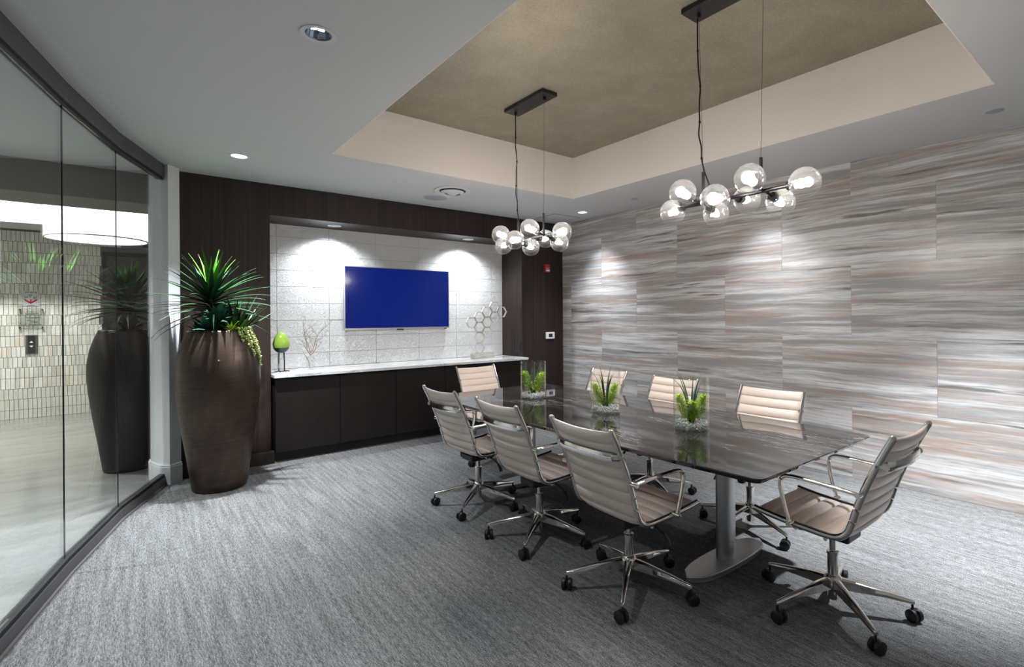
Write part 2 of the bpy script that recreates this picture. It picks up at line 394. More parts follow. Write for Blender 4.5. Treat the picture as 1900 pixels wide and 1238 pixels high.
def circle(cx, cy, r, n=28): return [(cx + r * math.cos(2 * PI * i / n), cy + r * math.sin(2 * PI * i / n)) for i in range(n)]
def slab_with_holes(outer, holes, z0, z1):
    mb = MB(); loops = [outer] + holes; flat = [p for l in loops for p in l]
    tris = tessellate_polygon([[Vector((x, y, 0)) for x, y in l] for l in loops]); n = len(flat)
    vs = [(x, y, z0) for x, y in flat] + [(x, y, z1) for x, y in flat]; fs = []
    for t in tris: fs.append(tuple(t)); fs.append(tuple(i + n for i in reversed(t)))
    o = 0
    for l in loops:
        m = len(l)
        for i in range(m): fs.append((o + i, o + (i + 1) % m, n + o + (i + 1) % m, n + o + i))
        o += m
    return mb.add(vs, fs)
def spot(name, loc, power, size=100, blend=0.7, rad=0.035, target=None, col=COOL, parent=None):
    l = bpy.data.lights.new(name, 'SPOT'); l.energy = power; l.spot_size = R(size); l.spot_blend = blend; l.shadow_soft_size = rad; l.color = col
    o = bpy.data.objects.new(name, l); COL.objects.link(o); o.location = loc
    if parent is not None: o.parent = parent
    return o

# ------------------------------------------------------------------ the setting: conference room
GP = [(-0.30, -1.30), (-0.45, -0.40), (-0.552, 0.46), (-0.583, 1.32), (-0.553, 2.18), (-0.452, 3.04), (-0.272, 3.90), (-0.062, 4.72), (0.212, 5.47)]
def offset(pl, d):
    out = []
    for i, p in enumerate(pl):
        a = Vector(pl[max(i - 1, 0)]); b = Vector(pl[min(i + 1, len(pl) - 1)]); t = (b - a).normalized(); out.append((p[0] - t.y * d, p[1] + t.x * d))
    return out
room_poly = GP + [(0.212, YN + .1), (XW + .1, YN + .1), (XW + .1, YNEAR)]
struct(MB().prism(room_poly, -0.06, 0.0).build('floor', M['carpet'], smooth=False), 'grey streaked loop-pile carpet')
downl = [(0.67, 4.81), (0.67, 2.515), (0.67, 0.22), (4.41, 4.79), (4.41, 2.5), (3.95, 0.32)]
tray_hole = [(TX0, TY0), (TX1, TY0), (TX1, TY1), (TX0, TY1)]
ceil_poly = offset(GP, 0.03) + [(0.18, YB), (XW + .1, YB), (XW + .1, YNEAR)]
struct(slab_with_holes(ceil_poly, [[(TX0 - .0045, TY0 - .0045), (TX1 + .0045, TY0 - .0045), (TX1 + .0045, TY1 + .0045), (TX0 - .0045, TY1 + .0045)]] + [circle(x, y, 0.060) for x, y in downl], ZC, ZC + .05).build('ceiling', M['ceil'], smooth=False), 'smooth pale grey painted ceiling')
t = .04
mb = MB().box((TX0 - t, TY0 - t, ZC + .051), (TX0, TY1 + t, TZ)).box((TX1, TY0 - t, ZC + .051), (TX1 + t, TY1 + t, TZ)).box((TX0, TY0 - t, ZC + .051), (TX1, TY0, TZ)).box((TX0, TY1, ZC + .051), (TX1, TY1 + t, TZ))
# faces down to the ceiling line
mb.box((TX0 - .004, TY0, ZC + .0005), (TX0, TY1, ZC + .051)).box((TX1, TY0, ZC + .0005), (TX1 + .004, TY1, ZC + .051)).box((TX0, TY1, ZC + .0005), (TX1, TY1 + .004, ZC + .051)).box((TX0, TY0 - .004, ZC + .0005), (TX1, TY0, ZC + .051))
struct(mb.build('trim_1', M['cream'], smooth=False), 'cream painted sides of the ceiling tray')
struct(MB().box((TX0 - t, TY0 - t, TZ), (TX1 + t, TY1 + t, TZ + .04)).build('ceiling_tray', M['gold'], smooth=False), 'mottled gold top of the ceiling tray')

# right wall: stone tiles on a backing
wr = struct(MB().box((XW + .003, YNEAR, 0), (XW + .1, YB + .02, ZC)).build('wall_right', M['grout'], smooth=False), 'wall clad in large horizontally striated grey-brown stone tiles')
zr = [0, 0.605, 1.215, 1.825, 2.435, ZC]
tcache = {}
def wtile(y0, y1, z0, z1):
    g = 0.0013; L, H = round(y1 - y0 - 2 * g, 4), round(z1 - z0 - 2 * g, 4)
    if (L, H) not in tcache: tcache[(L, H)] = MB().cbox((0, 0, 0), (0.005, L, H)).mesh('tile', M['stone'], smooth=False)
    link('tile', tcache[(L, H)], wr, (XW + .0025, (y0 + y1) / 2, (z0 + z1) / 2))
for r_ in range(5):
    y = 5.457 if r_ % 2 == 0 else 4.847
    js = [YB]
    while y > YNEAR: js.append(y); y -= 1.22
    js.append(YNEAR)
    for a, b_ in zip(js[1:], js[:-1]): wtile(a, b_, zr[r_], zr[r_ + 1])
# back wall
bw = struct(MB().box((0.31, YB + .02, 0), (NX0 - .018, 6.45, ZC)).box((NX1 + .018, YB + .02, 0), (XW + .1, 6.45, ZC)).box((NX0 - .018, YB + .02, ZS + .018), (NX1 + .018, 6.45, ZC)).box((NX0 - .018, YN + .012, 0), (NX1 + .018, 6.45, ZS + .018)).build('wall_back', M['grout2'], smooth=False), 'back wall with a recessed white niche')
def panel(lo, hi, m='wood', nm='panel'): return MB().box(lo, hi).build(nm, M[m], bw, smooth=False)
panel((0.31, YB, 0), (NX0, YB + .02, ZC)); panel((NX1, YB, 0), (XW, YB + .02, ZC)); panel((NX0, YB, ZS), (NX1, YB + .02, ZC))
panel((NX0 - .018, YB + .0201, 0), (NX0, YN + .012, ZS), nm='side_panel'); panel((NX1, YB + .0201, 0), (NX1 + .018, YN + .012, ZS), nm='side_panel')
soff = slab_with_holes([(NX0, YB + .02), (NX1, YB + .02), (NX1, YN + .012), (NX0, YN + .012)], [circle(x, y, 0.052) for x, y in ((1.715, 5.878), (3.385, 5.878))], ZS, ZS + .018).build('soffit_panel', M['wood'], bw, smooth=False)
MB().box((0.31, YB - .006, ZC - .018), (XW, YB, ZC)).build('shadow_gap', M['black'], bw, smooth=False)
xs = [NX0, 1.19, 1.724, 2.257, 2.807, 3.336, 3.888, NX1]; zs = [0.86, 1.02, 1.20, 1.382, 1.566, 1.748, 1.925, 2.10, 2.283, ZS]
ncache = {}
for i in range(len(xs) - 1):
    for j in range(len(zs) - 1):
        L, H = round(xs[i + 1] - xs[i] - .004, 4), round(zs[j + 1] - zs[j] - .004, 4)
        if (L, H) not in ncache:
            mb = MB().cbox((0, 0, 0), (L, 0.012, H)); ncache[(L, H)] = mb.mesh('embossed_tile', M['emboss'], smooth=False)
        o = link('embossed_tile', ncache[(L, H)], bw, ((xs[i] + xs[i + 1]) / 2, YN + .006 + random.uniform(-.0012, .0008), (zs[j] + zs[j + 1]) / 2))
struct(MB().box((0.312, YB - .075, 0), (NX0 + .012, YB, .115)).build('baseboard_back', M['wood'], smooth=False, bevel=.003), 'tall dark wood plinth beside the cabinets')
struct(MB().box((NX1 + .02, YB - .075, 0), (XW, YB, .115)).build('baseboard_corner', M['wood'], smooth=False, bevel=.003))
struct(MB().box((-0.6, YNEAR - .1, 0), (XW + .1, YNEAR, ZC)).build('wall_near', M['ceil'], smooth=False), 'plain grey wall behind the camera')
# white end post with plinth
post = [(0.318, 5.66), (0.318, 5.515), (0.235, 5.44), (0.185, 5.50), (0.115, 5.70), (0.115, 6.10), (0.318, 6.10)]
struct(MB().prism(post, 0, ZC).build('trim_2', M['white'], smooth=False, bevel=.004), 'white post at the end of the glass partition')
post2 = [(0.318, 5.64), (0.326, 5.503), (0.236, 5.421), (0.165, 5.485), (0.098, 5.695), (0.098, 5.80), (0.3, 5.80)]
struct(MB().prism(post2, 0, 0.15).prism([(x + (0.236 - x) * .03, y + (5.6 - y) * .03) for x, y in post2], .15, .165).build('trim_3', M['white'], smooth=False, bevel=.003), 'stepped white plinth at the foot of the post')

# glass partition: faceted wall of panes between rails
wi = thing('window_1', 'faceted clear glass partition between dark floor and ceiling rails', None); wi['kind'] = 'structure'
def seg_prism(mb, a, b, d0, d1, z0, z1):
    A, B = Vector(a), Vector(b); tt = (B - A).normalized(); nn = Vector((-tt.y, tt.x))
    q = [A + nn * d0, B + nn * d0, B + nn * d1, A + nn * d1]
    mb.prism([(p.x, p.y) for p in q], z0, z1)
for i in range(len(GP) - 1):
    a, b = GP[i], GP[i + 1]
    mb = MB(); seg_prism(mb, a, b, 0.0, 0.055, ZC - .112, ZC - .001); mb.build('header_rail', M['grey_alu'], wi, smooth=False)
    mb = MB(); seg_prism(mb, a, b, 0.006, 0.05, ZC - .13, ZC - .1121); mb.build('header_gasket', M['gasket'], wi, smooth=False)
    mb = MB(); seg_prism(mb, a, b, 0.0, 0.055, 0.0, 0.072); mb.build('base_rail', M['grey_alu'], wi, smooth=False)
    mb = MB(); seg_prism(mb, a, b, -0.012, -0.0005, 0.0, 0.012); mb.build('carpet_trim', M['trimline'], wi, smooth=False)
    mb = MB(); seg_prism(mb, a, b, 0.008, 0.05, 0.0721, 0.094); mb.build('base_gasket', M['gasket'], wi, smooth=False)
    mb = MB(); A, B = Vector(a), Vector(b); tt = (B - A).normalized(); seg_prism(mb, A + tt * .004, B - tt * .004, 0.024, 0.034, 0.0941, ZC - .1301); mb.build('pane', M['pane'], wi, smooth=False)
    if i:
        mb = MB(); nn = Vector((-tt.y, tt.x)); c = A + nn * 0.029; mb.prism([(c.x + x, c.y + y) for x, y in ((-.0035, -.006), (.0035, -.006), (.0035, .006), (-.0035, .006))], .0941, ZC - .1301); mb.build('pane_joint', M['paneedge'], wi, smooth=False)

# ------------------------------------------------------------------ the setting: lobby beyond the glass
LY = 10.45
lob = offset(GP, 0.056)
lpoly = [(-4.5, YNEAR)] + [(-4.5, LY)] + [(1.6, LY), (1.6, 6.46), (0.30, 6.46), (0.30, 6.1), (0.116, 6.1), (0.116, 5.72)] + lob[::-1]
struct(MB().prism(lpoly, -0.06, 0.0).build('floor_lobby', M['lfloor'], smooth=False), 'pale polished stone lobby floor')
lcpoly = [(-4.5, YNEAR), (-4.5, 5.93), (0.115, 5.93), (0.115, 5.71)] + offset(GP, 0.032)[::-1]
struct(MB().prism(lcpoly, ZC, ZC + .05).build('ceiling_lobby', M['ceil'], smooth=False), 'grey lobby ceiling near the glass')
struct(MB().box((-4.5, 5.93, 2.45), (0.31, 6.5, ZC + .6)).build('wall_bulkhead', M['taupe'], smooth=False), 'taupe dropped bulkhead across the lobby')
struct(MB().box((-4.5, 9.76, 2.70), (1.6, LY, 3.5)).build('wall_soffit', M['glowcove'], smooth=False), 'white cove with an added glow above the lobby tile wall')
struct(MB().box((-4.5, 6.5, 3.45), (1.6, 9.76, 3.5)).build('ceiling_cove', M['glowcove'], smooth=False), 'raised lobby ceiling with an added glow')
lw_ = struct(MB().box((-4.5, LY + .012, 0), (1.6, LY + .1, 3.5)).build('wall_lobby', M['lgrout'], smooth=False), 'lobby wall of small stacked cream marble tiles')
struct(MB().box((-4.6, YNEAR, 0), (-4.5, LY, 3.5)).build('wall_lobby_left', M['white'], smooth=False))
struct(MB().box((1.6, 6.46, 0), (1.7, LY, 3.5)).box((0.31, 6.45, 0), (1.7, 6.47, 3.5)).build('wall_lobby_right', M['taupe'], smooth=False))
struct(MB().box((-4.6, YNEAR - .1, 0), (-0.6, YNEAR, ZC)).build('wall_lobby_near', M['taupe'], smooth=False))
tw, th = 0.0465, 0.1495
ltm = MB().cbox((0, 0, 0), (tw - .005, .012, th - .005)).mesh('tile', M['ltile'], smooth=False)
rest = MB(); cnt = 0; DX0, DX1, DZ = -0.357, 1.0, 2.444
for j in range(19):
    z0 = j * th - .02; ox = random.uniform(0, tw); i = 0
    x = -4.45 + ox
    while x < 1.55:
        cx, cz = x + tw / 2, z0 + th / 2; x += tw
        if z0 < 0 or cz > 2.70 + .1: 
            if z0 < 0: cz = (th - .02) / 2
        if DX0 - tw / 2 < cx < DX1 and cz < DZ + th * .2: continue
        if cz > 2.66: continue
        if -1.56 < cx < DX0 and 3 <= j <= 14 and cnt < 300 and z0 >= 0:
            link('tile', ltm, lw_, (cx, LY + .006 + random.uniform(-.0015, .001), cz)); cnt += 1
        else:
            h = th - .003 if z0 >= 0 else th - .023
            rest.cbox((cx, LY + .006, cz), (tw - .005, .012, h - .002))
o = rest.build('tile_field', M['ltile'], lw_, smooth=False); o['kind'] = 'stuff'

# ------------------------------------------------------------------ lobby things
el = thing('elevator_door', 'dark bronze elevator door in the cream tiled lobby wall', 'elevator door', (DX0, LY, 0))
MB().box((0.05, .004, 0), (0.66, .011, DZ - .06)).build('door_panel', M['elev'], el, smooth=False)
MB().box((0.664, .004, 0), (1.30, .011, DZ - .06)).build('door_panel', M['elev'], el, smooth=False)
MB().box((0, -.02, 0), (.048, .0115, DZ)).box((.048, -.02, DZ - .055), (1.352, .0115, DZ)).box((1.304, -.02, 0), (1.352, .0115, DZ - .055)).build('door_frame', M['black'], el, smooth=False)
ind = thing('elevator_indicator', 'small grey floor indicator above the elevator door', 'indicator', (0.02, LY - .002, 2.585))
MB().box((-.16, -.02, -.06), (.26, 0, .06)).build('plate', M['grey_alu'], ind, smooth=False, bevel=.004)
MB().box((.10, -.022, -.045), (.24, -.0201, .045)).build('display', M['black'], ind, smooth=False)
sg = thing('notice_sign', 'small clear notice with a red emblem above the plaque', 'sign', (-1.133, LY - .004, 1.71))
MB().box((-.085, -.004, -.105), (.085, 0, .105)).build('sheet', P('pale_sign_sheet', (0.55, 0.58, 0.58), 0.3), sg, smooth=False)
mb = MB()
def flat(mb, pts, y=-.0055): mb.add([(x, y, z) for x, z in pts] + [(x, -.0041, z) for x, z in pts], [tuple(range(len(pts)))] + [tuple(range(len(pts), 2 * len(pts)))[::-1]] + [(i, (i + 1) % len(pts), len(pts) + (i + 1) % len(pts), len(pts) + i) for i in range(len(pts))])
flat(mb, [(-.066, .0), (-.066, -.022), (0, -.075), (0, -.05)]); flat(mb, [(.066, .0), (.066, -.022), (0, -.075), (0, -.05)])
for cx, cz in ((0, .042), (-.045, .012), (.045, .012)):
    for a in (0.4, 2.1, 3.9):
        flat(mb, [(cx + .021 * math.cos(a), cz + .021 * math.sin(a)), (cx + .021 * math.cos(a + .9), cz + .021 * math.sin(a + .9)), (cx + .009 * math.cos(a + .9), cz + .009 * math.sin(a + .9)), (cx + .009 * math.cos(a), cz + .009 * math.sin(a))])
flat(mb, [(-.008, -.01), (.008, -.01), (.008, -.05), (-.008, -.05)])
mb.build('emblem', M['red'], sg, smooth=False)
mb = MB()
for i in range(7): flat(mb, [(-.055 + i * .017, .080 + (i % 3) * .004), (-.044 + i * .017, .080 + (i % 3) * .004), (-.044 + i * .017, .094), (-.055 + i * .017, .094)])
flat(mb, [(-.035, -.097), (.035, -.097), (.035, -.09), (-.035, -.09)])
mb.build('print', P('grey_print', (0.10, 0.11, 0.11), 0.5), sg, smooth=False)['kind'] = 'stuff'
pq = thing('wall_plaque', 'clear acrylic plaque held by four dark studs', 'plaque', (-1.128, LY - .02, 1.426))
MB().box((-.132, -.012, -.148), (.132, -.004, .148)).build('plate', M['acrylic'], pq, smooth=False, bevel=.002)
for sx in (-1, 1):
    for sz in (-1, 1): MB().cyl((sx * .113, .018, sz * .128), (sx * .113, -.016, sz * .128), .009).build('stud', M['elev'], pq)
mb = MB()
for x0, x1, z in ((-.06, .08, .06), (-.02, .05, .0), (-.04, .03, -.035), (-.095, -.05, -.095), (-.03, .0, -.095), (.02, .10, -.095)): mb.box((x0, -.0135, z), (x1, -.0122, z + .012))
mb.build('print', P('grey_engraving', (0.14, 0.15, 0.15), 0.5), pq, smooth=False)['kind'] = 'stuff'
cp = thing('call_panel', 'dark elevator call panel with two arrows below the plaque', 'call panel', (-1.128, LY - .002, 1.055))
MB().box((-.062, -.018, -.135), (.062, 0, .135)).build('plate', M['grey_alu'], cp, smooth=False, bevel=.004)
MB().box((-.038, -.0205, -.125), (.038, -.0181, .125)).build('face', M['black'], cp, smooth=False)
for s_, zc in ((1, .035), (-1, -.03)):
    mb = MB(); pts = [(-.02, zc - s_ * .012), (.02, zc - s_ * .012), (0, zc + s_ * .014)]
    mb.add([(x, -.0225, z) for x, z in pts] + [(x, -.0206, z) for x, z in pts], [(0, 1, 2), (3, 5, 4), (0, 3, 4, 1), (1, 4, 5, 2), (2, 5, 3, 0)])
    mb.build('arrow', M['whiteplastic'], cp, smooth=False)
dr = thing('drum_pendant', 'large white drum lampshade hanging in the lobby', 'lamp', (-0.31, 8.0, 2.33))
MB().ring(.452, .458, .012, .41, 56).build('shade', M['drum'], dr)
MB().ring(.449, .462, 0, .012, 56).build('rim', P('drum_rim', (0.5, 0.5, 0.48), 0.6), dr)
MB().lathe([(.449, .006), (.449, .011)], 56).build('diffuser', M['drum'], dr)
MB().cyl((0, 0, .40), (0, 0, 1.119), .012).lathe([(.06, 1.10), (.06, 1.119)], 20).build('stem', M['white'], dr)
for sp in ((-1.0, 4.2), (-1.05, 2.3), (-1.0, 0.4)):
    d_ = thing('downlight', ['round recessed downlight in the lobby ceiling nearest the bulkhead', 'round recessed downlight in the middle of the lobby ceiling', 'round recessed downlight at the near end of the lobby ceiling'][0 if sp[1] > 4 else 1 if sp[1] > 2 else 2], 'downlight', (sp[0], sp[1], ZC), group='lobby downlights')
    MB().ring(.055, .075, -.006, 0, 28).build('trim_ring', M['white'], d_)
    MB().lathe([(.055, -.003), (.055, 0)], 24).build('lens', M['led'], d_)
    spot('lobby_spot', (0, 0, -.02), P_LOBBY, 96, 1.0, .05, parent=d_, col=(0.90, 0.94, 1.0))

for sp, lb in (((-1.9, 7.3), 'added unseen downlight in the raised lobby ceiling over the open floor'), ((-1.5, 9.3), 'added unseen downlight in the raised lobby ceiling by the tile wall')):  # unseen pair added to brighten the lobby tile wall
    d_ = thing('downlight', lb, 'downlight', (sp[0], sp[1], 3.45), group='lobby downlights')
    MB().ring(.055, .075, -.006, 0, 28).build('trim_ring', M['white'], d_)
    MB().lathe([(.055, -.003), (.055, 0)], 24).build('lens', M['led'], d_)
    spot('lobby_spot', (0, 0, -.02), P_LOBBY * 1.35, 140, 1.0, .05, parent=d_, col=(1.0, 0.98, 0.93))

# ------------------------------------------------------------------ downlights, vent, speaker, hatch
def downlight(x, y, z, label, r=.06, depth=.085, power=P_DOWN, size=88, blend=1.0, group='ceiling downlights', chrome=False, tilt=0.0):
    d_ = thing('downlight', label, 'downlight', (x, y, z), group=group)
    MB().ring(r - .003, r + .018, -.004, -.0002, 36).build('trim_ring', M['white'], d_)
    MB().lathe([(r - .0035, -.003), (r - .008, .012), (r * .62, depth * .8), (r * .5, depth)], 9 if chrome else 28, cap=False).build('reflector', M['reflector'], d_, ang=25)
    MB().lathe([(.001, depth * (.36 if chrome else .72)), (r * .40, depth * (.42 if chrome else .76)), (r * .42, depth * .98)], 20).build('lamp', M['ledsoft'] if chrome else M['led'], d_)
    d_.children[1].data.materials[0] = M['reflector'] if chrome else M['whitecone']
    spot('spot', (0, 0, -.012), power, size, blend, .03, parent=d_)
    if tilt: [c for c in d_.children if c.type == 'LIGHT'][0].rotation_euler = (tilt, 0, 0)
    return d_
labs = ['recessed downlight in the ceiling above the bronze planter', 'large recessed downlight with faceted chrome reflector in the left ceiling', 'recessed downlight in the ceiling above the camera', 'recessed downlight by the stone wall near the square hatch', 'recessed downlight beside the stone wall behind the near pendant', 'recessed downlight by the stone wall outside the frame']
for (x, y), lb, pw in zip(downl, labs, (3.5, 0.55, 0.5, 0.85, 0.42, 6.5)): downlight(x, y, ZC, lb, power=P_DOWN * pw, chrome=(y == 2.515), size=64 if (x, y) == downl[5] else 88, tilt=.24 if (x, y) == downl[5] else 0.0)
for x, lb in ((1.715, 'recessed downlight in the niche soffit above the egg ornament'), (3.385, 'recessed downlight in the niche soffit above the honeycomb sculpture')):
    downlight(x, 5.878, ZS, lb, r=.052, depth=.034, power=P_NICHE, size=136, blend=1.0, group='niche downlights')
v = thing('ceiling_vent', 'round white ceiling air diffuser with stepped rings', 'vent', (2.567, 4.77, ZC))
MB().ring(.135, .185, -.012, -.0002, 48).build('outer_ring', M['white'], v, bevel=.003)
MB().lathe([(.132, -.004), (.132, -.0003)], 40).build('throat', M['black'], v)
MB().lathe([(.118, -.022), (.085, -.040), (.08, -.043), (.08, -.036), (.113, -.017), (.118, -.022)], 44, cap=False).build('cone_ring', M['white'], v)
MB().lathe([(.07, -.030), (.04, -.046), (.001, -.048), (.001, -.040), (.036, -.038), (.066, -.024)], 40).build('centre_cone', M['white'], v)
MB().cyl((-.1, 0, -.02), (.1, 0, -.02), .005).cyl((0, 0, -.045), (0, 0, -.001), .012).build('spider', M['white'], v)
sp_ = thing('ceiling_speaker', 'round grey ceiling speaker grille beside the air diffuser', 'speaker', (2.576, 5.175, ZC))
MB().lathe([(.125, -.0002), (.125, -.006), (.11, -.009), (.001, -.010)], 40).build('grille', M['lightgrey'], sp_)
MB().ring(.125, .132, -.006, -.0002, 40).build('rim', M['ceil'], sp_)
for x, y, lb in ((4.333, .757, 'flat round cover in the ceiling at the right above the stone wall'), (4.367, 3.882, 'flat round sprinkler cover in the ceiling midway along the stone wall')):
    c_ = thing('sprinkler_cover', lb, 'sprinkler cover', (x, y, ZC), group='ceiling covers')
    MB().lathe([(.046, -.0002), (.046, -.004), (.040, -.006), (.001, -.0065)], 28).build('plate', M['lightgrey'], c_)
    MB().ring(.047, .053, -.003, -.0002, 28).build('rim', M['ceil'], c_)
h = thing('access_hatch', 'square ceiling access hatch in the corner by the stone wall', 'hatch', (4.41, 5.32, ZC))
MB().box((-.215, -.235, -.003), (.215, .235, -.0002)).build('door', M['ceil'], h, smooth=False)
MB().box((-.225, -.245, -.002), (-.216, .245, -.0002)).box((.216, -.245, -.002), (.225, .245, -.0002)).box((-.216, -.245, -.002), (.216, -.236, -.0002)).box((-.216, .236, -.002), (.216, .245, -.0002)).build('frame', P('hatch_gap', (0.12, 0.12, 0.12), 0.8), h, smooth=False)

# ------------------------------------------------------------------ cabinets and countertop
CF = 5.55
dx = [1.058, 1.664, 2.268, 2.872, 3.474, NX1 - .004]
names_c = ['dark wood base cabinet at the planter end of the counter', 'dark wood base cabinet second from the planter', 'dark wood base cabinet in the middle of the counter', 'dark wood base cabinet behind the far end chair', 'dark wood base cabinet at the stone wall end of the counter']
for i in range(5):
    c_ = thing('base_cabinet', names_c[i], 'cabinet', (dx[i], CF, 0), group='cabinets under the counter'); W = dx[i + 1] - dx[i]
    MB().box((.001, .022, .10), (W - .001, YN - CF - .003, .826)).build('body', M['woodcab'], c_, smooth=False)
    MB().box((.0025, 0, .10), (W - .0025, .021, .815)).build('door', M['woodcab'], c_, smooth=False, bevel=.0012)
    MB().box((.001, .085, 0), (W - .001, .10, .0995)).build('toe_kick', M['black'], c_, smooth=False)
ct = MB().box((NX0 + .002, 5.495, .828), (NX1 - .002, YN - .002, .859)).build('countertop', M['marble'], smooth=False, bevel=.003)
tag(ct, 'white veined marble counter running along the niche', 'countertop')

# television
tv = thing('television', 'wall-mounted flat television showing a plain blue screen', 'television', (2.535, 6.06, 1.634))
MB().box((-.667, 0, -.372), (.667, .032, .372)).build('housing', M['silver'], tv, smooth=False, bevel=.004)
MB().box((-.655, -.0022, -.352), (.655, -.0002, .362)).build('screen', M['screen'], tv, smooth=False)
MB().box((-.25, .0325, -.22), (.25, .056, .18)).build('wall_mount', M['black'], tv, smooth=False)
MB().prism([(-.045, .0), (-.03, -.012), (.03, -.012), (.045, .0), (.03, .006), (-.03, .006)], -.385, -.3725).build('logo_foot', M['black'], tv, smooth=False)
MB().box((.60, .002, -.381), (.63, .012, -.3725)).build('sensor', M['black'], tv, smooth=False)

# ornaments on the counter
CT = .859
eg = thing('egg_ornament', 'lime green glazed egg standing on two black legs', 'ornament', (1.165, 5.80, CT))
prof = []
for i in range(15):
    a = -PI / 2 + PI * i / 14; z_ = math.sin(a); k_ = .078 * math.cos(a) * (1 - .16 * z_ if z_ > 0 else 1.0); prof.append((max(k_, 0.0), .285 + z_ * (.122 if z_ > 0 else .09)))
cut = .272
MB().lathe([p for p in prof if p[1] >= .243] if 1 else prof, 32).build('egg_shell', M['egg'], eg)
MB().lathe([(.0, .192), (.03, .197), (.052, .213), (.066, .233), (.0735, .2475)], 32).build('egg_cup', M['eggbase'], eg)
for sx, sy in ((-.024, .0), (.03, .01)):
    mb = MB(); mb.tube([(sx * .9, sy, .20), (sx, sy, .10), (sx, sy, .012)], .006, 8)
    for a in (-2.6, -1.55, -.4): mb.tube([(sx, sy, .010), (sx + .03 * math.cos(a), sy + .03 * math.sin(a), .008), (sx + .048 * math.cos(a), sy + .048 * math.sin(a), .005)], .005, 6)
    mb.build('leg', M['blackmetal'], eg)
vs_ = thing('glass_vase', 'small clear glass vase holding the bare twig on the counter', 'vase', (1.44, 5.80, CT), group=None)
MB().lathe([(.001, .0), (.036, .0), (.040, .01), (.050, .15), (.047, .15), (.038, .014), (.001, .012)], 28).build('body', M['clear'], vs_)
tg = thing('twig_arrangement', 'bare branching twig standing in the clear glass vase', 'twig', (1.44, 5.80, CT + .016))
rs = random.Random(3)
def branch(mb, p, d, L, r, depth):
    pts = [p]; q = Vector(p); dd = Vector(d).normalized(); n = 5; rad = []
    for i in range(n):
        dd = (dd + Vector((rs.uniform(-.35, .35), rs.uniform(-.12, .12), rs.uniform(-.12, .25)))).normalized(); q = q + dd * (L / n); pts.append(tuple(q))
    mb.tube(pts, r, 5, upv=(.2, .9, .1), radii=[1 - .12 * i for i in range(n + 1)])
    if depth:
        for i in (1, 2, 3, 4):
            if rs.random() < .8: branch(mb, pts[i], (dd.x + rs.choice((-1, 1)) * rs.uniform(.5, 1.2), rs.uniform(-.3, .3), dd.z * .6 + .25), L * rs.uniform(.35, .55), r * .6, depth - 1)
mb = MB(); branch(mb, (-.005, 0, .0), (.0, 0, 1), .20, .0055, 0); mb.build('stem', M['twig'], tg)
for d_, L in (((-.55, 0, 1), .26), ((.45, .05, 1), .32), ((.1, -.05, 1.1), .36), ((.95, 0, .75), .20), ((-.9, .05, .7), .18)):
    mb = MB(); branch(mb, (.0, 0, .13 + rs.uniform(0, .04)), d_, L, .004, 2); mb.build('branch', M['twig'], tg)
hx = thing('honeycomb_sculpture', 'ivory honeycomb sculpture of joined hexagons on a stone block', 'sculpture', (3.56, 5.83, CT))
MB().box((-.155, -.045, 0), (.155, .045, .072)).build('base_block', M['travertine'], hx, smooth=False, bevel=.003)
hr = .078; hw = hr * 1.5; hh = hr * math.sqrt(3)
cells = [(0, 0), (0, 1), (0, 2), (0, 3), (1, 1.5), (1, 2.5), (1, 3.5), (2, 3.0), (2, 4.0), (3, 3.5), (-1, 2.5)]
def hexring(c, depth=.024, wdt=.009):
    mb = MB(); o_ = [(c[0] + (hr + wdt * .3) * math.cos(R(60 * i)), c[1] + (hr + wdt * .3) * math.sin(R(60 * i))) for i in range(6)]; n_ = [(c[0] + (hr - wdt) * math.cos(R(60 * i)), c[1] + (hr - wdt) * math.sin(R(60 * i))) for i in range(6)]
    for i in range(6):
        j = (i + 1) % 6; q = [o_[i], o_[j], n_[j], n_[i]]
        mb.add([(x, -depth / 2, z) for x, z in q] + [(x, depth / 2, z) for x, z in q], [(0, 1, 2, 3), (7, 6, 5, 4), (0, 4, 5, 1), (1, 5, 6, 2), (2, 6, 7, 3), (3, 7, 4, 0)])
    return mb
for (a, b_) in cells: hexring((-.045 + a * hw, .072 + hh / 2 - .004 + b_ * hh)).build('hexagon', M['ivory'], hx, smooth=False)

# wall devices
th_ = thing('thermostat', 'white thermostat with dark display on the dark wood panel', 'thermostat', (4.545, YB - .0005, 1.133))
MB().box((-.08, -.026, -.048), (.08, 0, .048)).build('body', M['whiteplastic'], th_, smooth=False, bevel=.012, seg=3)
MB().box((-.034, -.0275, -.020), (.034, -.0262, .026)).build('display', M['eggbase'], th_, smooth=False)
fa = thing('fire_strobe', 'small red fire alarm strobe high on the dark wood panel', 'fire alarm', (4.486, YB - .0005, 2.078))
MB().box((-.045, -.04, -.056), (.045, 0, .056)).build('body', M['red'], fa, smooth=False, bevel=.006)
MB().box((-.032, -.058, -.048), (.032, -.0402, -.020)).build('lens', M['whiteplastic'], fa, smooth=False, bevel=.006)
MB().box((-.024, -.0425, -.008), (.028, -.0402, .006)).build('plate', M['lightgrey'], fa, smooth=False)
sw = thing('switch_plate', 'black double switch plate on the niche side panel', 'switch', (NX1 - .0005, 5.735, .985))
MB().box((-.007, -.06, -.06), (0, .06, .06)).build('plate', M['plastic'], sw, smooth=False, bevel=.002)
for y in (-.025, .025): MB().box((-.011, y - .016, -.034), (-.0071, y + .016, .034)).build('rocker', M['plastic'], sw, smooth=False, bevel=.001)
ol = thing('wall_outlet', 'black power outlet low on the dark wood panel', 'outlet', (4.515, YB - .0005, .49))
MB().box((-.037, -.007, -.058), (.037, 0, .058)).build('plate', M['plastic'], ol, smooth=False, bevel=.002)
